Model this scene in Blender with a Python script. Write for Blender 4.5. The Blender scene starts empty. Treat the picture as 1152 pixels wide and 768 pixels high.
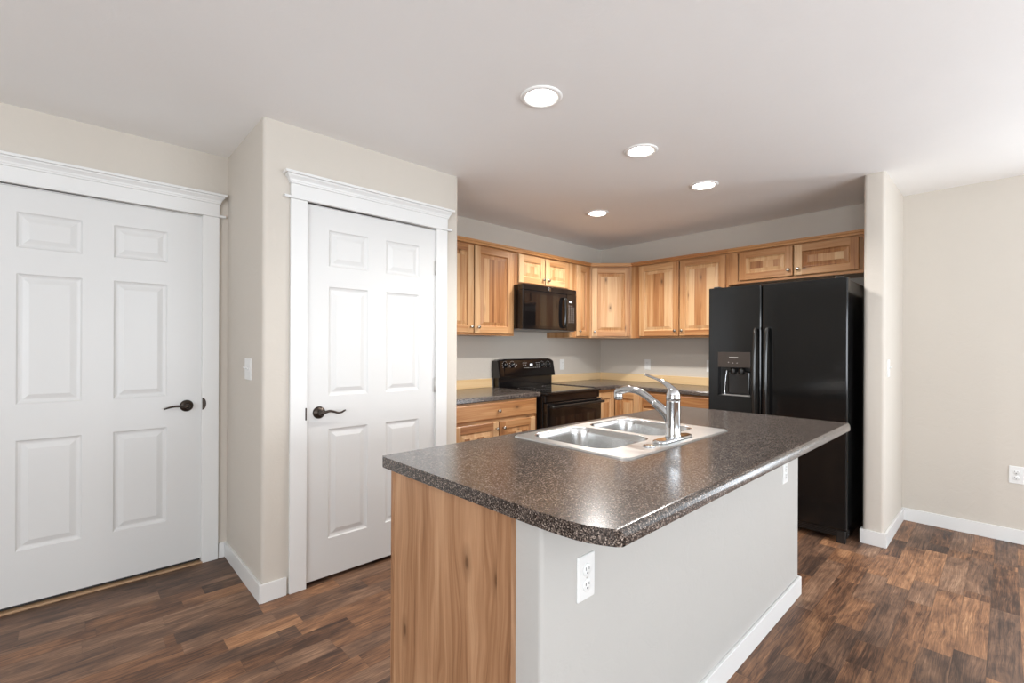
import bpy, bmesh, math, random
from mathutils import Vector, Matrix
from math import pi, sin, cos, tan, radians
random.seed(7)
S = bpy.context.scene
COL = S.collection

# ------------------------------------------------------------------ camera
cam_d = bpy.data.cameras.new('camera')
cam = bpy.data.objects.new('camera', cam_d); COL.objects.link(cam)
cam_d.sensor_width = 36.0; cam_d.sensor_fit = 'HORIZONTAL'
cam_d.lens = 526.335 / 1152 * 36.0
cam_d.shift_y = (390.385 - 384) / 1152
cam_d.clip_start = 0.02
H = 1.2872
TH = 0.8146
cam.matrix_world = (Matrix.Translation((0, 0, H)) @ Matrix.Rotation(TH - pi/2, 4, 'Z')
                    @ Matrix.Rotation(pi/2, 4, 'X') @ Matrix.Rotation(0.0043, 4, 'Z'))
S.camera = cam

# ------------------------------------------------------------------ world, daylight, exposure
S.view_settings.view_transform = 'Standard'
S.view_settings.look = 'None'
S.view_settings.gamma = 1.0
S.view_settings.use_curve_mapping = False
S.view_settings.exposure = 0.26
W = bpy.data.worlds.new('world'); S.world = W; W.use_nodes = True
bg = W.node_tree.nodes['Background']
bg.inputs[0].default_value = (0.86, 0.93, 1.0, 1); bg.inputs[1].default_value = 1.5
S.cycles.use_denoising = True
S.cycles.max_bounces = 10
S.cycles.diffuse_bounces = 6
S.cycles.sample_clamp_indirect = 6.0

def area(name, loc, rot, sx, sy, power, col=(1, 1, 1)):
    d = bpy.data.lights.new(name, 'AREA'); d.shape = 'RECTANGLE'
    d.size = sx; d.size_y = sy; d.energy = power; d.color = col
    o = bpy.data.objects.new(name, d); COL.objects.link(o)
    o.location = loc; o.rotation_euler = rot
    return o
# daylight through the windows behind the camera (they stand in the window openings)
area('daylight_front_window', (1.9, -3.40, 1.32), (radians(140), 0, 0), 3.7, 1.7, 155, (0.88, 0.94, 1.0))
area('daylight_patio_window', (4.66, -0.85, 1.08), (radians(96), 0, radians(90)), 0.7, 1.9, 20, (0.88, 0.94, 1.0))
area('daylight_side_window', (-2.98, -0.6, 1.32), (radians(122), 0, radians(-90)), 2.7, 1.5, 108, (0.88, 0.94, 1.0))
CAN_POWER = 56
CAN_COL = (1.0, 0.975, 0.94)

# ------------------------------------------------------------------ node helpers / materials
def newmat(name):
    m = bpy.data.materials.new(name); m.use_nodes = True
    nt = m.node_tree; nt.nodes.clear()
    out = nt.nodes.new('ShaderNodeOutputMaterial'); b = nt.nodes.new('ShaderNodeBsdfPrincipled')
    nt.links.new(b.outputs[0], out.inputs[0])
    return m, nt, b
def N(nt, t, **k):
    n = nt.nodes.new(t)
    for a, v in k.items(): setattr(n, a, v)
    return n
def L(nt, a, b): nt.links.new(a, b)
def setin(nt, sock, v):
    if hasattr(v, 'default_value') or hasattr(v, 'is_linked') and not isinstance(v, (int, float)): nt.links.new(v, sock)
    else: sock.default_value = v
def M(nt, op, a, b=0.0, c=0.0):
    n = nt.nodes.new('ShaderNodeMath'); n.operation = op
    for i, v in enumerate((a, b, c)):
        if isinstance(v, (int, float)): n.inputs[i].default_value = v
        else: nt.links.new(v, n.inputs[i])
    return n.outputs[0]
def ramp(nt, fac, stops, interp='LINEAR'):
    n = nt.nodes.new('ShaderNodeValToRGB'); cr = n.color_ramp; cr.interpolation = interp
    while len(cr.elements) < len(stops): cr.elements.new(0.5)
    for e, (p, c) in zip(cr.elements, stops): e.position = p; e.color = (*c, 1)
    nt.links.new(fac, n.inputs[0]); return n.outputs[0]
def mix(nt, fac, a, b, mode='MIX'):
    n = nt.nodes.new('ShaderNodeMix'); n.data_type = 'RGBA'; n.blend_type = mode
    for s, v in ((n.inputs[0], fac), (n.inputs[6], a), (n.inputs[7], b)):
        if isinstance(v, (int, float)): s.default_value = v
        elif isinstance(v, tuple): s.default_value = (*v, 1)
        else: nt.links.new(v, s)
    return n.outputs[2]
def noise(nt, vec, scale, detail=3, rough=0.5, dist=0.0):
    n = nt.nodes.new('ShaderNodeTexNoise'); n.inputs['Scale'].default_value = scale
    n.inputs['Detail'].default_value = detail; n.inputs['Roughness'].default_value = rough
    n.inputs['Distortion'].default_value = dist
    if vec is not None: nt.links.new(vec, n.inputs['Vector'])
    return n
def bump(nt, b, h, strength, dist=0.01):
    n = nt.nodes.new('ShaderNodeBump'); n.inputs['Strength'].default_value = strength
    n.inputs['Distance'].default_value = dist
    nt.links.new(h, n.inputs['Height']); nt.links.new(n.outputs[0], b.inputs['Normal'])
def combine(nt, x, y, z):
    n = nt.nodes.new('ShaderNodeCombineXYZ')
    for i, v in enumerate((x, y, z)):
        if isinstance(v, (int, float)): n.inputs[i].default_value = v
        else: nt.links.new(v, n.inputs[i])
    return n.outputs[0]
def srgb(r, g, b):
    f = lambda c: (c/255/12.92) if c/255 <= .04045 else ((c/255+.055)/1.055)**2.4
    return (f(r), f(g), f(b))
def simple(name, col, rough=0.5, metal=0.0, spec=0.5, coat=0.0, bscale=0, bstr=0.1, bdist=.002, emit=None, estr=0):
    m, nt, b = newmat(name)
    b.inputs['Base Color'].default_value = (*col, 1); b.inputs['Roughness'].default_value = rough
    b.inputs['Metallic'].default_value = metal; b.inputs['Specular IOR Level'].default_value = spec
    b.inputs['Coat Weight'].default_value = coat
    if emit: b.inputs['Emission Color'].default_value = (*emit, 1); b.inputs['Emission Strength'].default_value = estr
    tc = N(nt, 'ShaderNodeTexCoord')
    nz = noise(nt, tc.outputs['Object'], bscale or 40, 3)
    r = M(nt, 'MULTIPLY_ADD', nz.outputs[0], rough*0.12, rough*0.94); L(nt, r, b.inputs['Roughness'])
    if bscale: bump(nt, b, nz.outputs[0], bstr, bdist)
    return m

def plaster(name, col, tex=1.0):
    m, nt, b = newmat(name)
    g = N(nt, 'ShaderNodeNewGeometry')
    n1 = noise(nt, g.outputs['Position'], 1.3, 4, .55)
    n2 = noise(nt, g.outputs['Position'], 38, 3, .6)
    n3 = noise(nt, g.outputs['Position'], 7, 5, .65, .6)
    c = mix(nt, n1.outputs[0], tuple(x*.97 for x in col), tuple(min(1, x*1.03) for x in col))
    L(nt, c, b.inputs['Base Color'])
    b.inputs['Roughness'].default_value = 0.62; b.inputs['Specular IOR Level'].default_value = 0.3
    knock = ramp(nt, n3.outputs[0], [(0.44, (0, 0, 0)), (0.53, (1, 1, 1))])
    h = M(nt, 'MULTIPLY_ADD', n2.outputs[0], 0.35, M(nt, 'MULTIPLY', knock, 0.6))
    bump(nt, b, h, 0.16*tex, 0.004)
    return m
m_wall = plaster('wall_paint', (0.575, 0.53, 0.47))
m_ceil = plaster('ceiling_paint', (0.90, 0.895, 0.885), 0.8)
m_pony = plaster('wall_paint_darkened', (0.47, 0.455, 0.43), 0.9)  # same paint as the walls, darkened to offset strong window light here
m_trim = simple('white_trim_paint', (0.73, 0.728, 0.715), 0.35, bscale=60, bstr=.04)
m_door = simple('white_door_paint', (0.66, 0.657, 0.645), 0.38, bscale=90, bstr=.03)
m_plastic = simple('white_plastic', (0.74, 0.74, 0.725), 0.3)
m_slot = simple('dark_slot', (0.02, 0.018, 0.016), 0.6)
m_steel = simple('brushed_stainless', (0.60, 0.595, 0.585), 0.24, 1.0)
m_rim = simple('satin_stainless', (0.60, 0.60, 0.59), 0.33, 1.0)
m_chrome = simple('chrome', (0.62, 0.63, 0.64), 0.06, 1.0)
m_nickel = simple('satin_nickel', (0.55, 0.50, 0.43), 0.25, 1.0)
m_hinge = simple('brushed_hinge', (0.62, 0.61, 0.59), 0.4, 0.7)
m_bronze = simple('oil_rubbed_bronze', (0.055, 0.042, 0.034), 0.3, 0.75)
m_fridge = simple('black_fridge_enamel', (0.006, 0.006, 0.006), 0.10, 0, 0.38, bscale=300, bstr=.05, bdist=.0004)
m_fridgeh = simple('black_gloss_handle', (0.012, 0.011, 0.010), 0.12, 0, 0.6)
m_black = simple('black_enamel', (0.007, 0.006, 0.006), 0.10, 0, 0.6)
m_glass = simple('black_ceramic_glass', (0.006, 0.005, 0.005), 0.04, 0, 0.9)
m_blkpl = simple('black_plastic', (0.012, 0.011, 0.010), 0.35)
m_panelbr = simple('dispenser_panel_plastic', (0.035, 0.026, 0.021), 0.3)
m_mark = simple('printed_white_marks', (0.55, 0.53, 0.50), 0.5)
m_disp = simple('lit_display', (0.1, 0.1, 0.1), 0.3, emit=(0.9, 0.95, 1.0), estr=1.6)
m_grey = simple('grey_metal_underside', (0.30, 0.29, 0.28), 0.4, 0.6)
m_lens = simple('lamp_lens', (1, 1, 1), 0.4, emit=(1.0, 0.96, 0.90), estr=16)
m_canring = simple('white_lamp_trim', (0.86, 0.85, 0.83), 0.4)
m_thresh = simple('oak_threshold', (0.40, 0.25, 0.14), 0.4, bscale=70)

def wood_mat(name, stops, grain=0.5, kn=0.86, knots=True, rough=0.35, tonemix=1.0, fine=1.0, warpk=0.05):
    m, nt, b = newmat(name)
    uv = N(nt, 'ShaderNodeUVMap'); uv.uv_map = 'UVMap'
    tn = N(nt, 'ShaderNodeAttribute'); tn.attribute_name = 'tone'
    sep = N(nt, 'ShaderNodeSeparateXYZ'); L(nt, uv.outputs[0], sep.inputs[0])
    u, v = sep.outputs[0], sep.outputs[1]
    # slow warp bends the grain
    wv = combine(nt, M(nt, 'MULTIPLY', u, 6), M(nt, 'MULTIPLY', v, 1.6), 0)
    warp = noise(nt, wv, 1.0, 2)
    uw = M(nt, 'MULTIPLY_ADD', warp.outputs[0], warpk, u)
    gv = combine(nt, M(nt, 'MULTIPLY', uw, 95*fine), M(nt, 'MULTIPLY', v, 2.2), 0)
    g = noise(nt, gv, 1.0, 5, .6, .3)
    gv2 = combine(nt, M(nt, 'MULTIPLY', uw, 16), M(nt, 'MULTIPLY', v, 0.9), 3.3)
    g2 = noise(nt, gv2, 1.0, 2, .5, .6)
    t = M(nt, 'MULTIPLY_ADD', tn.outputs['Fac'], tonemix, M(nt, 'MULTIPLY_ADD', g2.outputs[0], 1.3*grain, -0.65*grain))
    t = M(nt, 'ADD', t, M(nt, 'MULTIPLY_ADD', g.outputs[0], 1.1*grain, -0.55*grain))
    c = ramp(nt, t, stops)
    if knots:
        kv = combine(nt, M(nt, 'MULTIPLY', u, 9.0), M(nt, 'MULTIPLY', v, 4.2), 0)
        vo = N(nt, 'ShaderNodeTexVoronoi'); vo.voronoi_dimensions = '2D'; vo.inputs['Scale'].default_value = 1.0; L(nt, kv, vo.inputs['Vector'])
        sc = N(nt, 'ShaderNodeSeparateColor'); L(nt, vo.outputs['Color'], sc.inputs[0])
        pres = M(nt, 'GREATER_THAN', sc.outputs[0], kn)
        d = M(nt, 'ADD', vo.outputs['Distance'], M(nt, 'MULTIPLY_ADD', g.outputs[0], 0.10, -0.05))
        k1 = ramp(nt, d, [(0.035, (1, 1, 1)), (0.10, (.4, .4, .4)), (0.26, (0, 0, 0))])
        kk = M(nt, 'MULTIPLY', k1, pres)
        c = mix(nt, M(nt, 'MULTIPLY', kk, 0.85), c, (0.10, 0.045, 0.02))
    L(nt, c, b.inputs['Base Color'])
    b.inputs['Roughness'].default_value = rough
    b.inputs['Specular IOR Level'].default_value = 0.4
    bump(nt, b, g.outputs[0], 0.06, 0.001)
    return m
m_wood = wood_mat('knotty_hickory', [(0.0, srgb(200, 163, 122)), (0.2, srgb(186, 142, 98)), (0.42, srgb(165, 115, 72)),
                                     (0.66, srgb(126, 78, 44)), (1.0, srgb(86, 47, 27))], grain=.55)
m_endpanel = wood_mat('island_hickory_laminate', [(0.0, srgb(198, 158, 122)), (0.35, srgb(174, 132, 98)), (0.65, srgb(150, 109, 77)),
                                       (1.0, srgb(104, 68, 46))], grain=.9, kn=.86, warpk=.14, knots=True, rough=.42)
m_pine = wood_mat('light_pine', [(0.0, srgb(232, 205, 162)), (0.4, srgb(222, 188, 140)), (0.8, srgb(204, 160, 106)), (1.0, srgb(165, 112, 66))],
                  grain=.45)
m_trimwood = wood_mat('cabinet_rail_wood', [(0.0, srgb(190, 144, 96)), (0.4, srgb(175, 124, 76)), (0.8, srgb(160, 104, 60)), (1.0, srgb(130, 78, 42))], knots=False)

def floor_mat():
    m, nt, b = newmat('vinyl_plank_floor')
    g = N(nt, 'ShaderNodeNewGeometry'); sep = N(nt, 'ShaderNodeSeparateXYZ'); L(nt, g.outputs['Position'], sep.inputs[0])
    PW, PL = 0.1, 0.72
    x, y = sep.outputs[0], M(nt, 'ADD', sep.outputs[1], 10.0-0.056)
    row = M(nt, 'FLOOR', M(nt, 'DIVIDE', y, PW))
    fy = M(nt, 'FRACT', M(nt, 'DIVIDE', y, PW))
    wn = N(nt, 'ShaderNodeTexWhiteNoise', noise_dimensions='1D'); L(nt, row, wn.inputs['W'])
    xs = M(nt, 'ADD', M(nt, 'DIVIDE', M(nt, 'ADD', x, 20.0), PL), M(nt, 'MULTIPLY', wn.outputs['Value'], 7.0))
    # some long boards are cut in two: unequal lengths
    half = N(nt, 'ShaderNodeTexWhiteNoise', noise_dimensions='2D'); L(nt, combine(nt, M(nt, 'FLOOR', xs), row, 0), half.inputs['Vector'])
    cutat = M(nt, 'MULTIPLY_ADD', half.outputs['Value'], 0.9, 0.25)
    f0 = M(nt, 'FRACT', xs); second = M(nt, 'GREATER_THAN', f0, cutat)
    col = M(nt, 'MULTIPLY_ADD', second, 0.5, M(nt, 'FLOOR', xs))
    fx = M(nt, 'ADD', M(nt, 'MULTIPLY', second, M(nt, 'SUBTRACT', f0, cutat)), M(nt, 'MULTIPLY', M(nt, 'SUBTRACT', 1.0, second), f0))
    cell = combine(nt, row, col, 0)
    w2 = N(nt, 'ShaderNodeTexWhiteNoise', noise_dimensions='3D'); L(nt, cell, w2.inputs['Vector'])
    sc = N(nt, 'ShaderNodeSeparateColor'); L(nt, w2.outputs['Color'], sc.inputs[0])
    off = M(nt, 'MULTIPLY', sc.outputs[1], 37.0)
    gx = M(nt, 'ADD', x, off); gy = M(nt, 'ADD', y, off)
    wv = noise(nt, combine(nt, M(nt, 'MULTIPLY', gx, 2.5), M(nt, 'MULTIPLY', gy, 9), 0), 1.0, 3)
    gyw = M(nt, 'MULTIPLY_ADD', wv.outputs[0], 0.045, gy)
    gr = noise(nt, combine(nt, M(nt, 'MULTIPLY', gx, 3.0), M(nt, 'MULTIPLY', gyw, 95), off), 1.0, 8, .72, .3)
    bl = noise(nt, combine(nt, M(nt, 'MULTIPLY', gx, 3.6), M(nt, 'MULTIPLY', gyw, 10), off), 1.0, 4, .6, .8)
    fine = noise(nt, combine(nt, M(nt, 'MULTIPLY', gx, 9.0), M(nt, 'MULTIPLY', gyw, 300), off), 1.0, 4, .7)
    tone = M(nt, 'ADD', M(nt, 'MULTIPLY_ADD', sc.outputs[0], 0.40, 0.11), M(nt, 'MULTIPLY_ADD', gr.outputs[0], 1.2, -0.60))
    tone = M(nt, 'ADD', tone, M(nt, 'MULTIPLY_ADD', bl.outputs[0], 1.15, -0.52))
    tone = M(nt, 'ADD', tone, M(nt, 'MULTIPLY_ADD', fine.outputs[0], 1.0, -0.51))
    c = ramp(nt, tone, [(0.0, srgb(56, 38, 28)), (0.25, srgb(96, 67, 49)), (0.48, srgb(132, 94, 67)), (0.68, srgb(158, 116, 83)),
                        (0.9, srgb(186, 144, 107)), (1.0, srgb(204, 166, 128))])
    grey = ramp(nt, tone, [(0.0, srgb(56, 44, 38)), (0.5, srgb(108, 86, 72)), (1.0, srgb(165, 142, 122))])
    c = mix(nt, M(nt, 'MULTIPLY', M(nt, 'GREATER_THAN', sc.outputs[2], 0.55), 0.55), c, grey)
    # hairline joints
    ex = M(nt, 'MINIMUM', fx, M(nt, 'SUBTRACT', 1.0, fx)); ey = M(nt, 'MINIMUM', fy, M(nt, 'SUBTRACT', 1.0, fy))
    jt = M(nt, 'MINIMUM', M(nt, 'MULTIPLY', ex, PL), M(nt, 'MULTIPLY', ey, PW))
    j = M(nt, 'LESS_THAN', jt, 0.0011)
    c = mix(nt, M(nt, 'MULTIPLY', j, 0.45), c, (0.03, 0.018, 0.012))
    L(nt, c, b.inputs['Base Color'])
    r = M(nt, 'MULTIPLY_ADD', gr.outputs[0], 0.16, 0.38); L(nt, r, b.inputs['Roughness'])
    b.inputs['Specular IOR Level'].default_value = 0.4
    bump(nt, b, gr.outputs[0], 0.10, 0.001)
    return m
m_floor = floor_mat()

def counter_mat():
    m, nt, b = newmat('speckled_laminate')
    tc = N(nt, 'ShaderNodeTexCoord')
    n1 = noise(nt, tc.outputs['Object'], 270, 3, .8)
    vo = N(nt, 'ShaderNodeTexVoronoi'); vo.inputs['Scale'].default_value = 360; L(nt, tc.outputs['Object'], vo.inputs['Vector'])
    sc = N(nt, 'ShaderNodeSeparateColor'); L(nt, vo.outputs['Color'], sc.inputs[0])
    t = M(nt, 'MULTIPLY_ADD', n1.outputs[0], 0.5, M(nt, 'MULTIPLY', sc.outputs[0], 0.5))
    c = ramp(nt, t, [(0.24, srgb(20, 18, 17)), (0.42, srgb(47, 42, 39)), (0.56, srgb(76, 68, 63)), (0.69, srgb(117, 104, 96)), (0.82, srgb(190, 175, 163))])
    L(nt, c, b.inputs['Base Color'])
    n2 = noise(nt, tc.outputs['Object'], 420, 2)
    b.inputs['Roughness'].default_value = 0.21
    b.inputs['Specular IOR Level'].default_value = 0.85
    bump(nt, b, n2.outputs[0], 0.05, 0.0003)
    return m
m_counter = counter_mat()

# ------------------------------------------------------------------ mesh builder
class MB:
    def __init__(s): s.v = []; s.f = []; s.mi = []; s.uv = []; s.tn = []; s.sm = []; s.mats = []
    def mat(s, m):
        if m not in s.mats: s.mats.append(m)
        return s.mats.index(m)
    def face(s, pts, m, uvs=None, tone=0.3, smooth=False):
        i0 = len(s.v); s.v += [tuple(p) for p in pts]
        s.f.append(tuple(range(i0, i0+len(pts)))); s.mi.append(s.mat(m)); s.tn.append(tone); s.sm.append(smooth)
        s.uv.append(uvs or [(0, 0)]*len(pts))
    def gface(s, pts, m, grain, tone, off, smooth=False):
        # uv: v runs along the grain axis, u across it
        P = [Vector(p) for p in pts]
        n = (P[1]-P[0]).cross(P[2]-P[1])
        ga = 'xyz'.index(grain); others = [k for k in range(3) if k != ga]
        a = others[0] if abs(n[others[0]]) < abs(n[others[1]]) else others[1]
        s.face(pts, m, [(p[a]+off[0], p[ga]+off[1]) for p in P], tone, smooth)
    def box(s, x0, x1, y0, y1, z0, z1, m, grain='z', tone=None, skip=''):
        if tone is None: tone = random.uniform(.15, .6)
        off = (random.uniform(0, 50), random.uniform(0, 50))
        c = lambda a, b_, d: (x1 if a else x0, y1 if b_ else y0, z1 if d else z0)
        F = {'-x': [(0,0,0),(0,0,1),(0,1,1),(0,1,0)], '+x': [(1,0,0),(1,1,0),(1,1,1),(1,0,1)],
             '-y': [(0,0,0),(1,0,0),(1,0,1),(0,0,1)], '+y': [(0,1,0),(0,1,1),(1,1,1),(1,1,0)],
             '-z': [(0,0,0),(0,1,0),(1,1,0),(1,0,0)], '+z': [(0,0,1),(1,0,1),(1,1,1),(0,1,1)]}
        for k, q in F.items():
            if k in skip.split(): continue
            s.gface([c(*t) for t in q], m, grain, tone, off)
    def prism(s, poly, z0, z1, m, smooth=False):
        # poly: counter-clockwise footprint
        n = len(poly)
        for i in range(n):
            a, b = poly[i], poly[(i+1) % n]
            s.face([(a[0],a[1],z0),(b[0],b[1],z0),(b[0],b[1],z1),(a[0],a[1],z1)], m, smooth=smooth)
        s.face([(p[0],p[1],z1) for p in poly], m); s.face([(p[0],p[1],z0) for p in reversed(poly)], m)
    def loft(s, rings, m, smooth=True, cap=True, close=True):
        n = len(rings[0])
        for a, b in zip(rings[:-1], rings[1:]):
            for i in range(n if close else n-1):
                j = (i+1) % n
                s.face([a[i], a[j], b[j], b[i]], m, smooth=smooth)
        if cap:
            s.face(list(reversed(rings[0])), m); s.face(rings[-1], m)
    def lathe(s, prof, m, n=24, center=(0, 0, 0), axis='z', smooth=True):
        def pt(r, h, a):
            x, y = r*cos(a), r*sin(a)
            p = {'z': (x, y, h), '-y': (x, -h, y), '-x': (-h, -x, y), 'y': (x, h, -y)}[axis]
            return tuple(center[k]+p[k] for k in range(3))
        rings = [[pt(r, h, 2*pi*i/n) for i in range(n)] for r, h in prof]
        s.loft(rings, m, smooth, cap=True)
    def build(s, name, parent=None, loc=None, bevel=0, seg=2, merge=True, smooth_angle=None):
        me = bpy.data.meshes.new(name); me.from_pydata(s.v, [], s.f)
        for m in s.mats: me.materials.append(m)
        me.polygons.foreach_set('material_index', s.mi)
        me.polygons.foreach_set('use_smooth', s.sm)
        uvl = me.uv_layers.new(name='UVMap'); flat = [c for f in s.uv for p in f for c in p]
        uvl.data.foreach_set('uv', flat)
        at = me.attributes.new('tone', 'FLOAT', 'FACE'); at.data.foreach_set('value', s.tn)
        me.update()
        if merge:
            bm = bmesh.new(); bm.from_mesh(me); bmesh.ops.remove_doubles(bm, verts=bm.verts, dist=1e-5)
            bmesh.ops.recalc_face_normals(bm, faces=bm.faces) if merge == 'recalc' else None
            bm.to_mesh(me); bm.free()
        o = bpy.data.objects.new(name, me); COL.objects.link(o)
        if parent is not None: o.parent = parent
        if loc is not None: o.location = loc
        if bevel:
            b = o.modifiers.new('bevel', 'BEVEL'); b.width = bevel; b.segments = seg; b.limit_method = 'ANGLE'
            b.angle_limit = radians(40); b.harden_normals = False
        return o

def structure(o): o['kind'] = 'structure'; return o
def thing(name, label, cat, loc=(0, 0, 0), rot=0.0, group=None):
    o = bpy.data.objects.new(name, None); COL.objects.link(o); o.empty_display_size = .1
    o.location = loc; o.rotation_euler = (0, 0, rot); o['label'] = label; o['category'] = cat
    if group: o['group'] = group
    return o
def tag(o, label, cat, group=None):
    o['label'] = label; o['category'] = cat
    if group: o['group'] = group
    return o
def tube_rings(pts, rad, n=16, up=Vector((1, 0, 0))):
    P = [Vector(p) for p in pts]; rings = []
    for i, p in enumerate(P):
        t = (P[min(i+1, len(P)-1)] - P[max(i-1, 0)]).normalized()
        a = up - t*up.dot(t); a.normalize(); b = t.cross(a)
        ra, rb = rad[i] if isinstance(rad[i], tuple) else (rad[i], rad[i])
        rings.append([tuple(p + a*ra*cos(2*pi*k/n) + b*rb*sin(2*pi*k/n)) for k in range(n)])
    return rings
def catmull(pts, sub=5):
    out = []; n = len(pts)
    for i in range(n-1):
        p0, p1, p2, p3 = (pts[max(i-1, 0)], pts[i], pts[i+1], pts[min(i+2, n-1)])
        for k in range(sub):
            t = k/sub
            out.append(tuple(.5*((2*b)+(-a+c)*t+(2*a-5*b+4*c-d)*t*t+(-a+3*b-3*c+d)*t**3) for a, b, c, d in zip(p0, p1, p2, p3)))
    out.append(tuple(pts[-1])); return out
def rrect(x0, x1, y0, y1, r, seg=8):
    pts = []
    for cx, cy, a0 in ((x1-r, y0+r, -pi/2), (x1-r, y1-r, 0), (x0+r, y1-r, pi/2), (x0+r, y0+r, pi)):
        for k in range(seg+1):
            a = a0 + k*(pi/2)/seg; pts.append((cx+r*cos(a), cy+r*sin(a)))
    return pts

# ------------------------------------------------------------------ room dimensions (metres)
CEIL = 2.44
XP, YP = 0.70, 2.569         # pantry side plane, pantry front plane
YL = 3.29                    # wall with the left door
XP2 = 1.9164                 # right end of the pantry wall
YS = 3.3205                  # wall behind the range
XF = 4.5775                  # wall behind the fridge
XE, YW0, YW1 = 3.834, 0.547, 0.661   # stub wall beside the fridge
XA, YA = -3.1, -3.5          # far side and front walls, behind the camera
T = 0.12

# floor and ceiling
mb = MB(); mb.box(XA-T, XF+T, YA-T, YS+T, -0.10, 0, m_floor); structure(mb.build('floor'))
mb = MB(); mb.box(XA-T, XF+T, YA-T, YS+T, CEIL, CEIL+.1, m_ceil); structure(mb.build('ceiling'))

# wall_back (behind range), wall_right, wall_left
mb = MB(); mb.box(XP+.02, XF+T, YS, YS+T, 0, CEIL, m_wall); structure(mb.build('wall_back'))
mb = MB()
for q in ((-.45, YS, 0, CEIL), (YA, -2.25, 0, CEIL), (-2.25, -.45, 2.08, CEIL), (-2.25, -.45, 0, .06)): mb.box(XF, XF+T, *q, m_wall)
structure(mb.build('wall_right'))
DLX0, DLX1, DLZ = -0.352, 0.572, 2.058     # left door opening
mb = MB()
mb.box(XA, DLX0, YL, YL+T, 0, CEIL, m_wall)
mb.box(DLX1, XP+.02, YL, YL+T, 0, CEIL, m_wall)
mb.box(DLX0, DLX1, YL, YL+T, DLZ, CEIL, m_wall); mb.box(DLX0, DLX1, YL+T-.012, YL+T, 0, DLZ, m_wall)  # last box: added unseen panel, keeps outside light out of the door gap
structure(mb.build('wall_left'))
# pantry walls, bullnose corners
def arc(cx, cy, r, a0, a1, n=6):
    return [(cx+r*cos(a0+(a1-a0)*k/n), cy+r*sin(a0+(a1-a0)*k/n)) for k in range(n+1)]
DPX0, DPX1, DPZ = 0.908, 1.735, 2.050
R = 0.02
mb = MB()
mb.prism(arc(XP+R, YP+R, R, pi, 1.5*pi) + [(DPX0, YP), (DPX0, YP+.11), (XP+.11, YP+.11), (XP+.11, YL), (XP, YL)], 0, CEIL, m_wall, True)
mb.prism([(DPX1, YP)] + arc(XP2-R, YP+R, R, -pi/2, 0) + [(XP2, YS), (XP2-.11, YS), (XP2-.11, YP+.11), (DPX1, YP+.11)], 0, CEIL, m_wall, True)
mb.box(DPX0, DPX1, YP, YP+.11, DPZ, CEIL, m_wall)
o = structure(mb.build('wall_pantry'))
def autosmooth(o, ang=30):
    me = o.data
    bm = bmesh.new(); bm.from_mesh(me)
    for e in bm.edges:
        if len(e.link_faces) == 2: e.smooth = e.calc_face_angle(0) < radians(ang)
        else: e.smooth = False
    bm.to_mesh(me); bm.free()
autosmooth(o)
# no closet backs here; wall_left holds the added light-blocking panel
# stub wall beside the fridge
mb = MB()
mb.prism(arc(XE+R, YW0+R, R, pi, 1.5*pi) + [(XF, YW0), (XF, YW1)] + arc(XE+R, YW1-R, R, pi/2, pi), 0, CEIL, m_wall, True)
autosmooth(structure(mb.build('wall_stub')))
# walls behind the camera with window openings
def wall_with_hole(name, horizontal, fixed, a0, a1, h0, h1, z0, z1):
    mb = MB()
    def bx(p, q, za, zb):
        if horizontal: mb.box(p, q, fixed-T, fixed, za, zb, m_wall)
        else: mb.box(fixed-T, fixed, p, q, za, zb, m_wall)
    bx(a0, h0, 0, CEIL); bx(h1, a1, 0, CEIL); bx(h0, h1, 0, z0); bx(h0, h1, z1, CEIL)
    return structure(mb.build(name))
wall_with_hole('wall_front', True, YA, XA-T, XF+T, 0.0, 3.8, 0.35, 2.28)
wall_with_hole('wall_side', False, XA, YA, YL+T, -2.0, 0.8, 0.5, 2.15)
def window(name, horizontal, fixed, a0, a1, z0, z1, n):
    mb = MB(); w = .05
    def bx(p, q, za, zb):
        if horizontal: mb.box(p, q, fixed-.09, fixed-.03, za, zb, m_trim)
        else: mb.box(fixed-.09, fixed-.03, p, q, za, zb, m_trim)
    bx(a0, a0+w, z0, z1); bx(a1-w, a1, z0, z1); bx(a0, a1, z0, z0+w); bx(a0, a1, z1-w, z1)
    for k in range(1, n): c = a0+(a1-a0)*k/n; bx(c-w/2, c+w/2, z0, z1)
    structure(mb.build(name))
window('window_1', True, YA, 0.0, 3.8, .35, 2.28, 3)
window('window_3', False, XF+.12, -2.25, -.45, .06, 2.08, 2)
window('window_2', False, XA, -2.0, .8, .5, 2.15, 2)

# ------------------------------------------------------------------ baseboards
BH, BT = 0.092, 0.013
def base(name, segs):
    mb = MB()
    for x0, x1, y0, y1 in segs: mb.box(x0, x1, y0, y1, 0, BH, m_trim)
    return structure(mb.build(name, bevel=.002))
base('baseboard_left', [(.656, XP-BT, YL-BT, YL), (XA, -.44, YL-BT, YL)])
base('baseboard_pantry', [(XP-BT, XP, YP-BT, YL), (XP, .816, YP-BT, YP), (1.83, XP2+BT, YP-BT, YP), (XP2, XP2+BT, YP, 2.70)])
base('baseboard_stub', [(XE-BT, XE, YW0-BT, YW1+BT), (XE, XF-BT, YW0-BT, YW0), (XE, XE+.05, YW1, YW1+BT)])
base('baseboard_right', [(XF-BT, XF, -.44, YW0), (XF-BT, XF, YA, -2.26)])
base('baseboard_front', [(XA, XF-BT, YA, YA+BT)])
base('baseboard_side', [(XA, XA+BT, YA+BT, YL-BT)])

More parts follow.
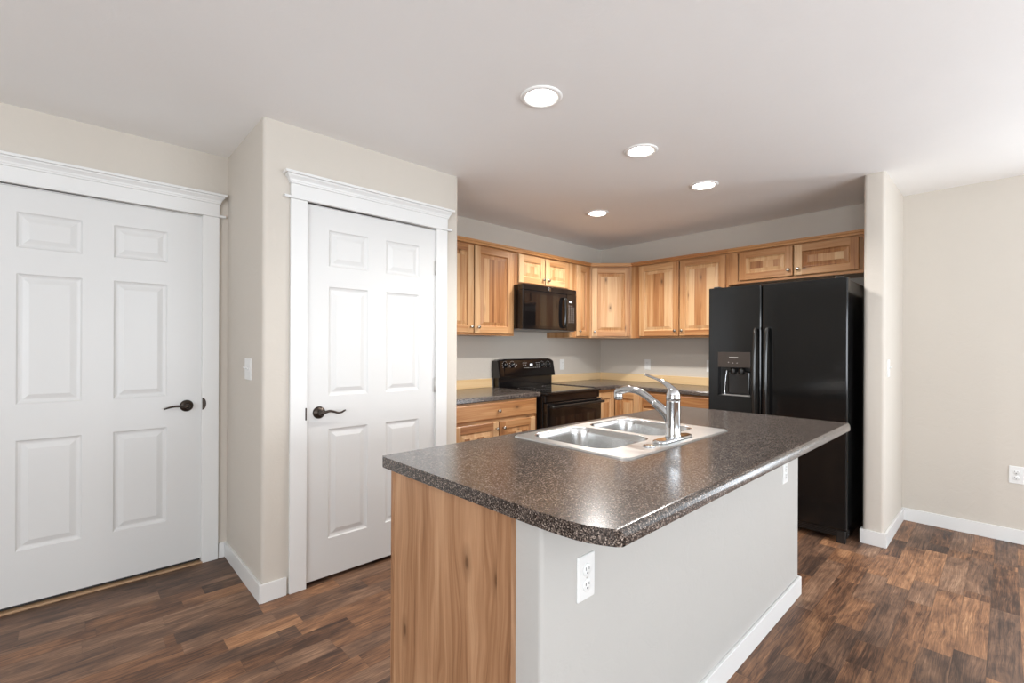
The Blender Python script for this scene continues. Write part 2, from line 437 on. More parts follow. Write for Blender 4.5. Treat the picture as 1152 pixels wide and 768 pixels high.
# ------------------------------------------------------------------ six-panel doors
def six_panel(mb, w, z0, z1, panels, t, y0=0.0, m=None):
    """door slab local: x 0..w, front face at y=y0, thickness towards +y; panels = rects recessed and raised again"""
    xs = sorted({0, w} | {p[0] for p in panels} | {p[1] for p in panels})
    zs = sorted({z0, z1} | {p[2] for p in panels} | {p[3] for p in panels})
    P = lambda x, y, z: (x, y, z)
    for i in range(len(xs)-1):
        for j in range(len(zs)-1):
            cx, cz = (xs[i]+xs[i+1])/2, (zs[j]+zs[j+1])/2
            if any(p[0] < cx < p[1] and p[2] < cz < p[3] for p in panels): continue
            mb.face([P(xs[i], y0, zs[j]), P(xs[i+1], y0, zs[j]), P(xs[i+1], y0, zs[j+1]), P(xs[i], y0, zs[j+1])], m)
    for a, b, c, d in panels:
        lev = [(0, 0), (.007, .006), (.016, .009), (.022, .009), (.045, .002)]
        for (i0, d0), (i1, d1) in zip(lev[:-1], lev[1:]):
            r0 = [(a+i0, c+i0), (b-i0, c+i0), (b-i0, d-i0), (a+i0, d-i0)]
            r1 = [(a+i1, c+i1), (b-i1, c+i1), (b-i1, d-i1), (a+i1, d-i1)]
            for k in range(4):
                n = (k+1) % 4
                mb.face([P(r0[k][0], y0+d0, r0[k][1]), P(r0[n][0], y0+d0, r0[n][1]), P(r1[n][0], y0+d1, r1[n][1]), P(r1[k][0], y0+d1, r1[k][1])], m)
        i = lev[-1][0]; dd = lev[-1][1]
        mb.face([P(a+i, y0+dd, c+i), P(b-i, y0+dd, c+i), P(b-i, y0+dd, d-i), P(a+i, y0+dd, d-i)], m)
    mb.box(0, w, y0, y0+t, z0, z1, m, skip='-y')

def casing(name, x0, x1, ztop, y, over=.045, cw=.085, right=True):
    """door casing with craftsman header; x0,x1 = opening edges, y = wall face, sticks out to -y"""
    mb = MB(); ct = .018; a, b = x0-cw+.005, x1+cw-.005
    mb.box(a, x0+.005, y-ct, y, 0, ztop, m_trim); mb.box(x1-.005, b, y-ct, y, 0, ztop, m_trim)
    # jamb lining
    mb.box(x0, x0+.006, y, y+.11, 0, ztop, m_trim); mb.box(x1-.006, x1, y, y+.11, 0, ztop, m_trim)
    mb.box(x0, x1, y, y+.11, ztop-.008, ztop, m_trim)
    mb.box(a-.032, b+.032, y-.026, y, ztop, ztop+.014, m_trim)                   # bead
    mb.box(a, b, y-.020, y, ztop+.014, ztop+.132, m_trim)                      # frieze
    rings = []
    for o0, z0 in ((.0205, .078), (.026, .080), (.026, .087), (.029, .090), (.031, .098), (.038, .108), (.044, .115), (.044, .1222)):
        e = o0-.020; rings.append([(a-e, y-o0, ztop+z0), (b+e, y-o0, ztop+z0), (b+e, y, ztop+z0), (a-e, y, ztop+z0)])
    mb.loft(rings, m_trim, smooth=False)
    mb.box(a-over+.01, b+over-.01, y-.054, y, ztop+.122, ztop+.136, m_trim)    # cap
    return structure(mb.build(name, bevel=.002))
casing('trim_1', DLX0, DLX1, 2.062, YL)
casing('trim_2', DPX0, DPX1, 2.056, YP)

def lever(parent, x, y, z, direction, swoop):
    """lever handle on a face looking to -y"""
    t = bpy.data.objects.new('door_handle', None); COL.objects.link(t); t.parent = parent; t.location = (x, y, z)
    mb = MB(); mb.lathe([(.0335, 0), (.0335, .004), (.031, .009), (.024, .014), (.014, .016), (.0125, .030), (.013, .050), (.011, .056), (0.001, .058)], m_bronze, 28, axis='-y')
    mb.build('rosette', t)
    mb = MB()
    d = direction
    if swoop: pts = [(0, -.046, 0), (.018*d, -.049, .004), (.04*d, -.050, .009), (.062*d, -.049, .004), (.085*d, -.047, -.004), (.106*d, -.045, -.004), (.122*d, -.043, .003), (.130*d, -.042, .006)]
    else: pts = [(0, -.046, 0), (.018*d, -.049, .002), (.04*d, -.050, .004), (.06*d, -.049, .004), (.08*d, -.047, .001), (.098*d, -.045, -.004), (.112*d, -.043, -.009)]
    P = catmull(pts, 4); n = len(P)
    rad = [(.006+.0025*max(0, 1-4*i/n), .008-.004*i/n) for i in range(n)]
    mb.loft(tube_rings(P, rad, 12, up=Vector((0, 1, 0))), m_bronze)
    mb.build('lever', t)
    return t
# left door: slab 0.914 wide, right edge at x=.566
def make_door(name, x0, w, y, z0, z1, panels):
    o = bpy.data.objects.new(name, None); COL.objects.link(o); o.location = (x0, y, 0); structure(o)
    mb = MB(); six_panel(mb, w, z0, z1, panels, .035, 0, m_door); mb.build('door_slab', o)
    return o
X0 = 0.566-.914
pl = [(x0-X0, x1-X0, a, b) for x0, x1 in ((-.193, .043), (.167, .401)) for a, b in ((.286, .823), (1.0, 1.635), (1.76, 1.934))]
d1 = make_door('door_1', X0, .914, YL+.002, .028, 2.0525, pl)
lever(d1, .493-X0, 0, .938, -1, False)
mb = MB(); c_ = (.5675-X0, -.0175, .945)
pts_ = [(c_[0]+.020*sin(radians(a)), c_[2]+.036*cos(radians(a))) for a in range(0, 181, 15)]
mb.face([(px, -.0215, pz) for px, pz in reversed(pts_)], m_bronze)
for (pa, qa), (pb, qb) in zip(pts_, pts_[1:]+pts_[:1]): mb.face([(pa, -.0155, qa), (pb, -.0155, qb), (pb, -.0215, qb), (pa, -.0215, qa)], m_bronze)
mb.build('strike_plate', d1, merge='recalc')
pp = [(x0-.914, x1-.914, a, b) for x0, x1 in ((1.034, 1.266), (1.380, 1.612)) for a, b in ((.228, .832), (1.014, 1.616), (1.728, 1.927))]
d2 = make_door('door_2', .914,   .815, YP+.002, .022, 2.0465, pp)
lever(d2, .983-.914, 0, .928, 1, True)
mb = MB(); mb.box(-.010, -.0025, -.0215, -.0155, .895, .960, m_bronze); mb.build('strike_plate', d2, bevel=.001)
for z in (.24, 1.038, 1.80):
    mb = MB()
    mb.lathe([(.0065, z-.046), (.0065, z+.046)], m_hinge, 10, (.817, -.006, 0))
    mb.lathe([(.004, z+.046), (.005, z+.050), (.001, z+.053)], m_hinge, 10, (.817, -.006, 0))
    mb.box(.800, .817, -.0022, .0, z-.045, z+.045, m_hinge)
    mb.build('hinge', d2)
# threshold of the left door and dark sweep
mb = MB(); mb.box(DLX0, DLX1, YL-.022, YL+.10, 0, .011, m_thresh, grain='x'); structure(mb.build('trim_3', bevel=.004))
mb = MB(); mb.box(0.004, .910, .004, .030, .016, .028, m_slot); mb.build('door_sweep', d1)

# ------------------------------------------------------------------ cabinet kit (local: x right, -y outwards, z up, face frame plane y=0)
FT = 0.019
def cab_door(mb, x0, z0, w, h, y=-FT, m=None, sw=.056, boards=None, tone=None):
    m = m or m_wood; x1, z1 = x0+w, z0+h; yb = 0.0 - .0005; tb = tone if tone is not None else random.uniform(.15, .5)
    tj = lambda s=.20: min(.95, max(.02, tb+random.uniform(-s, s)))
    # stiles and rails with chamfered outer edge
    c = .004
    def strip(a0, a1, b0, b1, grain, edges):
        tone = min(.95, max(.02, tj() + (.13 if grain == 'x' else -.07))); off = (random.uniform(0, 50), random.uniform(0, 50))
        A0 = a0+(c if 'l' in edges else 0); A1 = a1-(c if 'r' in edges else 0)
        B0 = b0+(c if 'b' in edges else 0); B1 = b1-(c if 't' in edges else 0)
        mb.gface([(A0, y, B0), (A1, y, B0), (A1, y, B1), (A0, y, B1)], m, grain, tone, off)
        if 'l' in edges:
            mb.gface([(a0, y+c, b0), (A0, y, B0), (A0, y, B1), (a0, y+c, b1)], m, grain, tone, off)
            mb.gface([(a0, yb, b0), (a0, y+c, b0), (a0, y+c, b1), (a0, yb, b1)], m, grain, tone, off)
        if 'r' in edges:
            mb.gface([(A1, y, B0), (a1, y+c, b0), (a1, y+c, b1), (A1, y, B1)], m, grain, tone, off)
            mb.gface([(a1, y+c, b0), (a1, yb, b0), (a1, yb, b1), (a1, y+c, b1)], m, grain, tone, off)
        if 'b' in edges:
            mb.gface([(a0, y+c, b0), (a1, y+c, b0), (A1, y, B0), (A0, y, B0)], m, grain, tone, off)
            mb.gface([(a0, yb, b0), (a1, yb, b0), (a1, y+c, b0), (a0, y+c, b0)], m, grain, tone, off)
        if 't' in edges:
            mb.gface([(A0, y, B1), (A1, y, B1), (a1, y+c, b1), (a0, y+c, b1)], m, grain, tone, off)
            mb.gface([(a0, y+c, b1), (a1, y+c, b1), (a1, yb, b1), (a0, yb, b1)], m, grain, tone, off)
    strip(x0, x0+sw, z0, z1, 'z', 'lbt'); strip(x1-sw, x1, z0, z1, 'z', 'rbt')
    strip(x0+sw, x1-sw, z0, z0+sw, 'x', 'b'); strip(x0+sw, x1-sw, z1-sw, z1, 'x', 't')
    a, b, e, d = x0+sw, x1-sw, z0+sw, z1-sw
    lev = [(0, 0), (.005, .005), (.008, .010), (.012, .0105), (.036, .0035), (.038, .002)]
    tone = tj(); off = (random.uniform(0, 50), random.uniform(0, 50))
    for (i0, d0), (i1, d1_) in zip(lev[:-1], lev[1:]):
        r0 = [(a+i0, e+i0), (b-i0, e+i0), (b-i0, d-i0), (a+i0, d-i0)]; r1 = [(a+i1, e+i1), (b-i1, e+i1), (b-i1, d-i1), (a+i1, d-i1)]
        for k in range(4):
            n = (k+1) % 4
            mb.gface([(r0[k][0], y+d0, r0[k][1]), (r0[n][0], y+d0, r0[n][1]), (r1[n][0], y+d1_, r1[n][1]), (r1[k][0], y+d1_, r1[k][1])], m, 'z', tone, off)
    i, dd = lev[-1]; nb = boards or max(2, round((b-a)/.085)); cuts = [a+i] + sorted(a+i+(b-a-2*i)*(k+random.uniform(-.25, .25))/nb for k in range(1, nb)) + [b-i]
    for p, q in zip(cuts[:-1], cuts[1:]):
        mb.gface([(p, y+dd, e+i), (q, y+dd, e+i), (q, y+dd, d-i), (p, y+dd, d-i)], m, 'z', tj(.36), (random.uniform(0, 50), random.uniform(0, 50)))
def slab_front(mb, x0, z0, w, h, y=-FT, m=None, tone=None):
    m = m or m_wood; x1, z1 = x0+w, z0+h; tone = tone or random.uniform(.25, .5); off = (random.uniform(0, 50), random.uniform(0, 50))
    lev = [(0, FT-.0005), (0, .008), (.006, .0035), (.012, 0)]
    r = lambda i: [(x0+i, z0+i), (x1-i, z0+i), (x1-i, z1-i), (x0+i, z1-i)]
    for (i0, d0), (i1, d1_) in zip(lev[:-1], lev[1:]):
        r0, r1 = r(i0), r(i1)
        for k in range(4):
            n = (k+1) % 4
            mb.gface([(r0[k][0], y+d0, r0[k][1]), (r0[n][0], y+d0, r0[n][1]), (r1[n][0], y+d1_, r1[n][1]), (r1[k][0], y+d1_, r1[k][1])], m, 'x', tone, off)
    mb.gface([(p[0], y, p[1]) for p in r(.012)], m, 'x', tone, off)
def knob(parent, x, z, y=-FT):
    mb = MB(); mb.lathe([(.0075, 0), (.006, .003), (.005, .010), (.008, .015), (.0135, .019), (.0145, .023), (.012, .027), (.006, .0285), (.001, .029)], m_nickel, 18, (x, y, z), '-y')
    return mb.build('knob', parent)
def cabinet(name, label, cat, loc, rot, w, z0, z1, depth, doors=(), drawers=(), stile=.035, rail=.03, crown=True, toe=False, stiles=(), group=None, bottomrail=None):
    t = thing(name, label, cat, loc, rot, group)
    mb = MB(); zb = z0
    if toe:
        mb.box(.0, w, .075, depth, 0, .10, m_trimwood, tone=.8); zb = .10
    mb.box(0, w, .0185, depth, zb, z1, m_trimwood if False else m_wood, 'z', .25)
    mb.build('body', t)
    ff = MB(); bl = bottomrail or rail
    tA = random.uniform(.2, .45)
    xs = [(0, stile), (w-stile, w)] + [(a, b) for a, b in stiles]
    for a, b in xs: ff.box(a, b, 0, .018, zb, z1, m_wood, 'z', random.uniform(.15, .5))
    segs = sorted(xs); prev = 0
    inner = []
    for (a, b) in segs:
        if a > prev+1e-4: inner.append((prev, a))
        prev = b
    for a, b in inner:
        ff.box(a, b, 0, .018, zb, zb+bl, m_wood, 'x', tA); ff.box(a, b, 0, .018, z1-rail, z1, m_wood, 'x', tA)
        if drawers: ff.box(a, b, 0, .018, .700, .745, m_wood, 'x', tA)
    ff.build('face_frame', t)
    for dd in doors:
        x, z, dw, dh = dd[:4]; kn = dd[4]; tone = dd[5] if len(dd) > 5 else None
        mb = MB(); cab_door(mb, x, z, dw, dh, tone=tone); d_ = mb.build('door', t)
        kx = x+.03 if 'l' in kn else x+dw-.03
        kz = z+.05 if 'b' in kn else z+dh-.05
        knob(d_, kx, kz)
    for x, z, dw, dh, tone in drawers:
        mb = MB(); slab_front(mb, x, z, dw, dh, tone=tone); d_ = mb.build('drawer', t); knob(d_, x+dw/2, z+dh/2)
    if crown:
        mb = MB(); tn = random.uniform(.3, .6)
        prof = [(.0, z1-.014), (-.0215, z1-.014), (-.0215, z1+.002), (-.027, z1+.006), (-.027, z1+.022), (.0, z1+.022)]
        off = (random.uniform(0, 9), random.uniform(0, 9))
        for (ya, za), (yb_, zb_) in zip(prof, prof[1:]+prof[:1]):
            mb.gface([(0, ya, za), (w, ya, za), (w, yb_, zb_), (0, yb_, zb_)], m_trimwood, 'x', tn, off)
        for xx in (0, w): mb.face([(xx, a, b) for a, b in prof], m_trimwood, tone=tn)
        mb.build('top_rail', t, merge='recalc')
    return t
UB, UT = 1.386, 2.147        # upper cabinets bottom and top
DT = 2.122                   # door tops
FY = YS-.305; FX = XF-.305   # face-frame planes of uppers
dz = 1.402
ux = 1.945
cabinet('wall_cabinet', 'tall two-door knotty wood wall cabinet beside the pantry wall, left of the microwave', 'wall cabinet', (ux, FY, 0), 0, 2.864-ux, UB, UT, .303,
        doors=[(1.972-ux, dz, .424, DT-dz, 'rb', .35), (2.408-ux, dz, .424, DT-dz, 'lb', .22)])
cabinet('wall_cabinet', 'short two-door wood wall cabinet directly above the microwave', 'wall cabinet', (2.864, FY, 0), 0, .766, 1.846, UT, .303,
        doors=[(2.912-2.864, 1.868, .340, DT-1.868, 'rb', .12), (3.262-2.864, 1.868, .340, DT-1.868, 'lb', .10)], stile=.05, bottomrail=.03)
cabinet('wall_cabinet', 'narrow one-door wood wall cabinet between the microwave and the angled corner cabinet', 'wall cabinet', (3.630, FY, 0), 0, 3.9665-3.630, UB, UT, .303,
        doors=[(3.735-3.630, dz, .205, DT-dz, 'lb', .2)], stile=.04, stiles=((.04, .105),))
# filler board above uppers is the wall itself; diagonal corner cabinet
def corner_cabinet():
    A = Vector((3.9675, FY, 0)); B = Vector((FX, 2.7105, 0)); w = (B-A).length
    t = thing('corner_wall_cabinet', 'angled corner wall cabinet with one knotty door, between the two runs of uppers', 'wall cabinet', A, math.atan2(B.y-A.y, B.x-A.x))
    rot = Matrix.Rotation(-t.rotation_euler.z, 4, 'Z')
    foot = [A, B, Vector((XF-.002, 2.7105, 0)), Vector((XF-.002, YS-.002, 0)), Vector((3.9675, YS-.002, 0))]
    fl = [rot @ (p-A) for p in foot]; fl = [(p.x, p.y) for p in fl]
    inset = [(.001, .001), (w-.001, .001)] + fl[2:]
    mb = MB(); n = len(inset)
    for i in range(n):
        a, b = inset[i], inset[(i+1) % n]
        mb.face([(a[0],a[1],UB),(b[0],b[1],UB),(b[0],b[1],UT),(a[0],a[1],UT)], m_wood, [(0,0),(0.3,0),(.3,.76),(0,.76)], .3)
    mb.face([(p[0],p[1],UT) for p in inset], m_wood, tone=.3); mb.face([(p[0],p[1],UB) for p in reversed(inset)], m_wood, tone=.3)
    mb.build('body', t)
    ff = MB()
    for a, b in ((.0, .02), (w-.02, w)): ff.box(a, b, -.004, 0, UB, UT, m_wood, 'z', .2)
    ff.box(.02, w-.02, -.004, 0, UB, UB+.02, m_wood, 'x', .2); ff.box(.02, w-.02, -.004, 0, UT-.02, UT, m_wood, 'x', .3); ff.build('face_frame', t)
    mb = MB(); cab_door(mb, .016, dz, w-.032, DT-dz, y=-FT-.004, tone=.28); d_ = mb.build('door', t); knob(d_, .046, dz+.05, -FT-.004)
    mb = MB(); mb.box(-.008, w+.008, -.027, .0, UT-.014, UT+.022, m_trimwood, 'x', .2); mb.build('top_rail', t, bevel=.003)
corner_cabinet()
# fridge-wall uppers: local x runs towards -Y
R90 = -pi/2
y0 = 2.7095
cabinet('wall_cabinet', 'two-door knotty wood wall cabinet between the corner cabinet and the refrigerator', 'wall cabinet', (FX, y0, 0), R90, y0-1.712, UB, UT, .303,
        doors=[(y0-2.608, dz, .430, DT-dz, 'rb', .25), (y0-2.168, dz, .430, DT-dz, 'lb', .30)], stile=.045, stiles=((.045, .10),))
y1 = 1.711
cabinet('wall_cabinet', 'low wide two-door wood wall cabinet above the refrigerator', 'wall cabinet', (FX, y1, 0), R90, y1-.664, 1.852, UT, .303,
        doors=[(y1-1.618, 1.876, .418, DT-1.876, 'rb', .32), (y1-1.190, 1.876, .428, DT-1.876, 'lb', .30)], stile=.075, bottomrail=.022)

# base cabinets
BY = YS-.61; BX = XF-.61
bx = 1.945
cabinet('base_cabinet', 'knotty wood base cabinet with one wide drawer over two doors, left of the range', 'cabinet', (bx, BY, 0), 0, 2.840-bx, 0, .876, .607,
        doors=[(bx*0+.035, .125, .425, .587, 'rt', .30), (2.418-bx, .125, .392, .587, 'lt', .30)],
        drawers=[(.02, .733, 2.828-bx-.02, .130, .36)], stile=.03, crown=False, toe=True)
def corner_base():
    t = thing('corner_base_cabinet', 'inside-corner wood base cabinet with two doors meeting at a right angle, right of the range', 'cabinet', (3.634, BY, 0), 0)
    x0 = 3.634; w1 = BX-x0; ylow = 2.400
    mb = MB(); D = YS-.002-BY
    poly = [(0, .0185), (w1+.0185, .0185), (w1+.0185, ylow-BY), (XF-.002-x0, ylow-BY), (XF-.002-x0, D), (0, D)]
    n = len(poly)
    for i in range(n):
        a, b = poly[i], poly[(i+1) % n]
        mb.face([(a[0],a[1],.1),(b[0],b[1],.1),(b[0],b[1],.876),(a[0],a[1],.876)], m_wood, [(0,0),(.3,0),(.3,.7),(0,.7)], .3)
    mb.face([(p[0],p[1],.876) for p in poly], m_wood); mb.face([(p[0],p[1],.1) for p in reversed(poly)], m_wood)
    mb.box(0, w1+.09, .075, D, 0, .1, m_trimwood, tone=.8); mb.box(w1+.075, XF-.002-x0, ylow-BY, .075, 0, .1, m_trimwood, tone=.8)
    mb.build('body', t)
    ff = MB()
    ff.box(0, .04, 0, .018, .1, .876, m_wood, 'z', .2); ff.box(.04, w1, 0, .018, .850, .876, m_wood, 'x', .4); ff.box(.04, w1, 0, .018, .1, .13, m_wood, 'x', .4)
    ff.box(w1, w1+.018, ylow-BY, ylow-BY+.03, .1, .876, m_wood, 'z', .2); ff.box(w1, w1+.018, ylow-BY+.03, 0, .850, .876, m_wood, 'y', .4); ff.box(w1, w1+.018, ylow-BY+.03, 0, .1, .13, m_wood, 'y', .4)
    ff.build('face_frame', t)
    mb = MB(); cab_door(mb, .035, .125, w1-.035-.022, .722, tone=.2); d_ = mb.build('door', t); knob(d_, .06, .80)
    mb = MB(); cab_door(mb, .022, .125, (BY-ylow)-.022-.02, .722, tone=.28)
    d2_ = mb.build('door', t); d2_.location = (w1, 0, 0); d2_.rotation_euler = (0, 0, R90)
corner_base()
by0 = 2.3995
cabinet('base_cabinet', 'knotty wood base cabinet with one wide drawer over two doors, beside the refrigerator', 'cabinet', (BX, by0, 0), R90, by0-1.665, 0, .876, .607,
        doors=[(.025, .125, .337, .587, 'rt', .30), (.372, .125, .337, .587, 'lt', .30)],
        drawers=[(.022, .733, by0-1.665-.044, .130, .42)], stile=.03, crown=False, toe=True)

# ------------------------------------------------------------------ worktops
def top_run(mb, x0, x1, y0, y1, z1=.914, th=.038, front='y', extra=None):
    """straight laminate top with a rolled front edge along y=y0"""
    r = .012
    prof = [(y1, z1)] + [(y0+r-r*sin(a), z1-r+r*cos(a)) for a in [k*pi/12 for k in range(7)]] + [(y0, z1-th+.006), (y0+.004, z1-th), (y1, z1-th)]
    n = len(prof)
    for i in range(n):
        a, b = prof[i], prof[(i+1) % n]
        mb.face([(x0, a[0], a[1]), (x0, b[0], b[1]), (x1, b[0], b[1]), (x1, a[0], a[1])], m_counter)
    mb.face([(x0, p[0], p[1]) for p in reversed(prof)], m_counter); mb.face([(x1, p[0], p[1]) for p in prof], m_counter)
mb = MB(); top_run(mb, XP2+.002, 2.862, 2.684, YS-.001)
tag(mb.build('countertop'), 'short speckled brown laminate countertop between the pantry wall and the range', 'countertop')
# L-shaped top right of the range: profile swept along the inner corner
def l_top():
    mb = MB(); r = .012; z1, th = .914, .038
    prof = [(r-r*sin(a), z1-r+r*cos(a)) for a in [k*pi/12 for k in range(7)]] + [(0, z1-th+.006), (.004, z1-th)]
    fx, fy = 3.942, 2.684
    path = lambda o: [(3.632, fy+o), (fx+o, fy+o), (fx+o, 1.662)]
    rows = [[(x, y, z) for x, y in path(o)] for o, z in prof]
    for a, b in zip(rows[:-1], rows[1:]):
        for k in range(2): mb.face([a[k], a[k+1], b[k+1], b[k]], m_counter)
    for o, z in ((prof[0][0], z1), (prof[-1][0], z1-th)):
        p = path(o); X, Y = XF-.001, YS-.001
        mb.face([(p[0][0], p[0][1], z), (p[1][0], p[1][1], z), (p[1][0], Y, z), (p[0][0], Y, z)], m_counter)
        mb.face([(p[2][0], p[2][1], z), (X, p[2][1], z), (X, Y, z), (p[1][0], Y, z), (p[1][0], p[1][1], z)], m_counter)
    end1 = [(3.632, fy+o, z) for o, z in prof] + [(3.632, YS-.001, z1-th), (3.632, YS-.001, z1)]
    end2 = [(fx+o, 1.662, z) for o, z in prof] + [(XF-.001, 1.662, z1-th), (XF-.001, 1.662, z1)]
    mb.face(end1, m_counter); mb.face(end2, m_counter)
    return mb.build('countertop', merge='recalc')
tag(l_top(), 'L-shaped speckled brown laminate countertop in the corner between the range and the refrigerator', 'countertop')
# pine backsplash strips
def splash(segs, label):
    mb = MB()
    for x0, x1, y0, y1, g in segs: mb.box(x0, x1, y0, y1, .9145, .996, m_pine, g, random.uniform(.1, .45))
    tag(mb.build('backsplash', bevel=.002), label, 'backsplash')
splash([(XP2+.002, 2.862, YS-.020, YS-.001, 'x')], 'low pale pine backsplash strip on the short countertop left of the range')
splash([(3.632, 4.02, YS-.020, YS-.001, 'x'), (4.02, XF-.020, YS-.020, YS-.001, 'x'), (XF-.020, XF-.001, 2.55, YS-.001, 'y'), (XF-.020, XF-.001, 1.662, 2.55, 'y')],
       'low pale pine backsplash strip wrapping the corner right of the range')

# ------------------------------------------------------------------ island
IX0, IX1 = .807, 2.778
mb = MB(); IY0, IY1 = .752, .862
mb.prism(arc(IX0+.012, IY0+.012, .012, pi, 1.5*pi) + arc(IX1-.012, IY0+.012, .012, -pi/2, 0) + [(IX1, IY1), (IX0, IY1)], 0, .876, m_pony, True)
autosmooth(structure(mb.build('wall_island')))
base('baseboard_island', [(IX0, IX1+BT, IY0-BT, IY0), (IX1, IX1+BT, IY0, IY1)])
def island_cabinet():
    t = thing('island_cabinet', 'island base cabinet with a brown hickory end panel, carrying the sink', 'cabinet', (.7915, .838, 0), 0)
    y1 = 1.432-.838; w = 2.795-.7915
    mb = MB(); P = m_endpanel
    mb.box(.016, w-.016, .026, y1-.095, 0, .10, m_trimwood, tone=.8)
    for a, b in ((.016, .60), (1.36, w-.016)): mb.box(a, b, .026, y1-.02, .10, .876, m_wood, 'z', .3)
    mb.box(.60, 1.36, .026, y1-.02, .10, .66, m_wood, 'z', .3)
    mb.box(.60, 1.36, y1-.03, y1-.02, .66, .876, m_wood, 'z', .3)
    mb.build('body', t)
    mb = MB(); off = (3.1, 7.7)
    mb.box(0, .0155, 0, y1-.022, 0, .876, P, 'z', .42)
    # a darker board edge to the right of the panel, slightly different tone
    mb.box(-.0012, .0, 0, .052, 0, .876, P, 'z', .70); mb.build('end_panel', t)
    mb = MB(); mb.box(w-.016, w, .026, y1-.022, 0, .876, P, 'z', .4); mb.build('end_panel', t)
    mb = MB(); mb.box(-.0012, .016, y1-.0215, y1, 0, .876, P, 'z', .6); mb.build('corner_strip', t, bevel=.002)
    ws = [(.03, .55), (.60, .97), (.985, 1.36), (1.41, w-.03)]
    for a, b in ws:
        mb = MB(); cab_door(mb, 0, .125, b-a, .587, tone=.3); d_ = mb.build('door', t); d_.location = (b, y1-.019, 0); d_.rotation_euler = (0, 0, pi); knob(d_, .04, .66)
    for a, b in ((.03, .55), (.60, 1.36), (1.41, w-.03)):
        mb = MB(); slab_front(mb, 0, .733, b-a, .13, tone=.35); d_ = mb.build('drawer_front', t); d_.location = (b, y1-.019, 0); d_.rotation_euler = (0, 0, pi)
island_cabinet()

# sink footprint
SX0, SX1, SY0, SY1 = 1.338, 2.166, .858, 1.422
HX0, HX1, HY0, HY1 = SX0+.02, SX1-.02, SY0+.05, SY1-.02
def island_top():
    mb = MB(); z1, th = .914, .037; yb, yf = 1.470, .538; r = .018
    # left outline x as a function of y (clipped, gently rounded near corner)
    K = [(.538, .830), (.552, .816), (.575, .802), (.600, .791), (.630, .783), (.67, .778), (.72, .775), (.79, .7735), (1.0, .773), (1.455, .7725), (1.470, .778)]
    def xs(y):
        for (ya, xa), (yb_, xb) in zip(K[:-1], K[1:]):
            if ya <= y <= yb_: return xa+(xb-xa)*(y-ya)/(yb_-ya)
        return .778
    X1 = 2.846
    def xe(y): return X1 - (0.022*(1-min(1, (y-yf)/.03))**2)
    ys_top = sorted({yf+r, *[k[0] for k in K if k[0] > yf+r], HY0, HY1})
    round_top = [(yf+r-r*sin(a), z1-r+r*cos(a)) for a in [k*pi/16 for k in range(9)]]        # from top to front
    round_bot = [(yf+.005-.005*cos(a), z1-th+.005-.005*sin(a)) for a in [k*pi/6 for k in range(4)]]
    prof_front = round_top + round_bot
    def strip(p, q, sm=True):
        (ya, za), (yb_, zb) = p, q
        mb.face([(xs(ya), ya, za), (xe(ya), ya, za), (xe(yb_), yb_, zb), (xs(yb_), yb_, zb)], m_counter, smooth=sm)
    for p, q in zip(prof_front[:-1], prof_front[1:]): strip(p, q)
    for z in (z1, z1-th):
        start = yf+r if z == z1 else yf+.005
        yy = sorted({start, *[y for y in ys_top if y > start]})
        for ya, yb_ in zip(yy[:-1], yy[1:]):
            if ya >= HY0-1e-6 and yb_ <= HY1+1e-6:
                mb.face([(xs(ya), ya, z), (HX0, ya, z), (HX0, yb_, z), (xs(yb_), yb_, z)], m_counter)
                mb.face([(HX1, ya, z), (xe(ya), ya, z), (xe(yb_), yb_, z), (HX1, yb_, z)], m_counter)
            else:
                mb.face([(xs(ya), ya, z), (xe(ya), ya, z), (xe(yb_), yb_, z), (xs(yb_), yb_, z)], m_counter)
    # back edge, hole walls
    mb.face([(xs(yb), yb, z1), (xe(yb), yb, z1), (xe(yb), yb, z1-th), (xs(yb), yb, z1-th)], m_counter)
    hc = [(HX0, HY0), (HX1, HY0), (HX1, HY1), (HX0, HY1)]
    for a, b in zip(hc, hc[1:]+hc[:1]): mb.face([(a[0], a[1], z1), (b[0], b[1], z1), (b[0], b[1], z1-th), (a[0], a[1], z1-th)], m_counter)
    # end caps: quads between the upper and the lower outline
    up = list(reversed(round_top)) + [(y, z1) for y in ys_top if y > yf+r]
    up = [(y, z) for y, z in up]
    lo = [(y, z1-th) if y > yf+.005 else (y, z1-th+.005) for y, z in up]
    for fn in (xs, xe):
        for k in range(len(up)-1):
            a, b, c, d = up[k], up[k+1], lo[k+1], lo[k]
            mb.face([(fn(a[0]), *a), (fn(b[0]), *b), (fn(c[0]), *c), (fn(d[0]), *d)], m_counter)
    o = mb.build('island_countertop', merge='recalc'); autosmooth(o, 25); return o
tag(island_top(), 'large speckled brown laminate island countertop with clipped corner, around the steel sink', 'countertop')

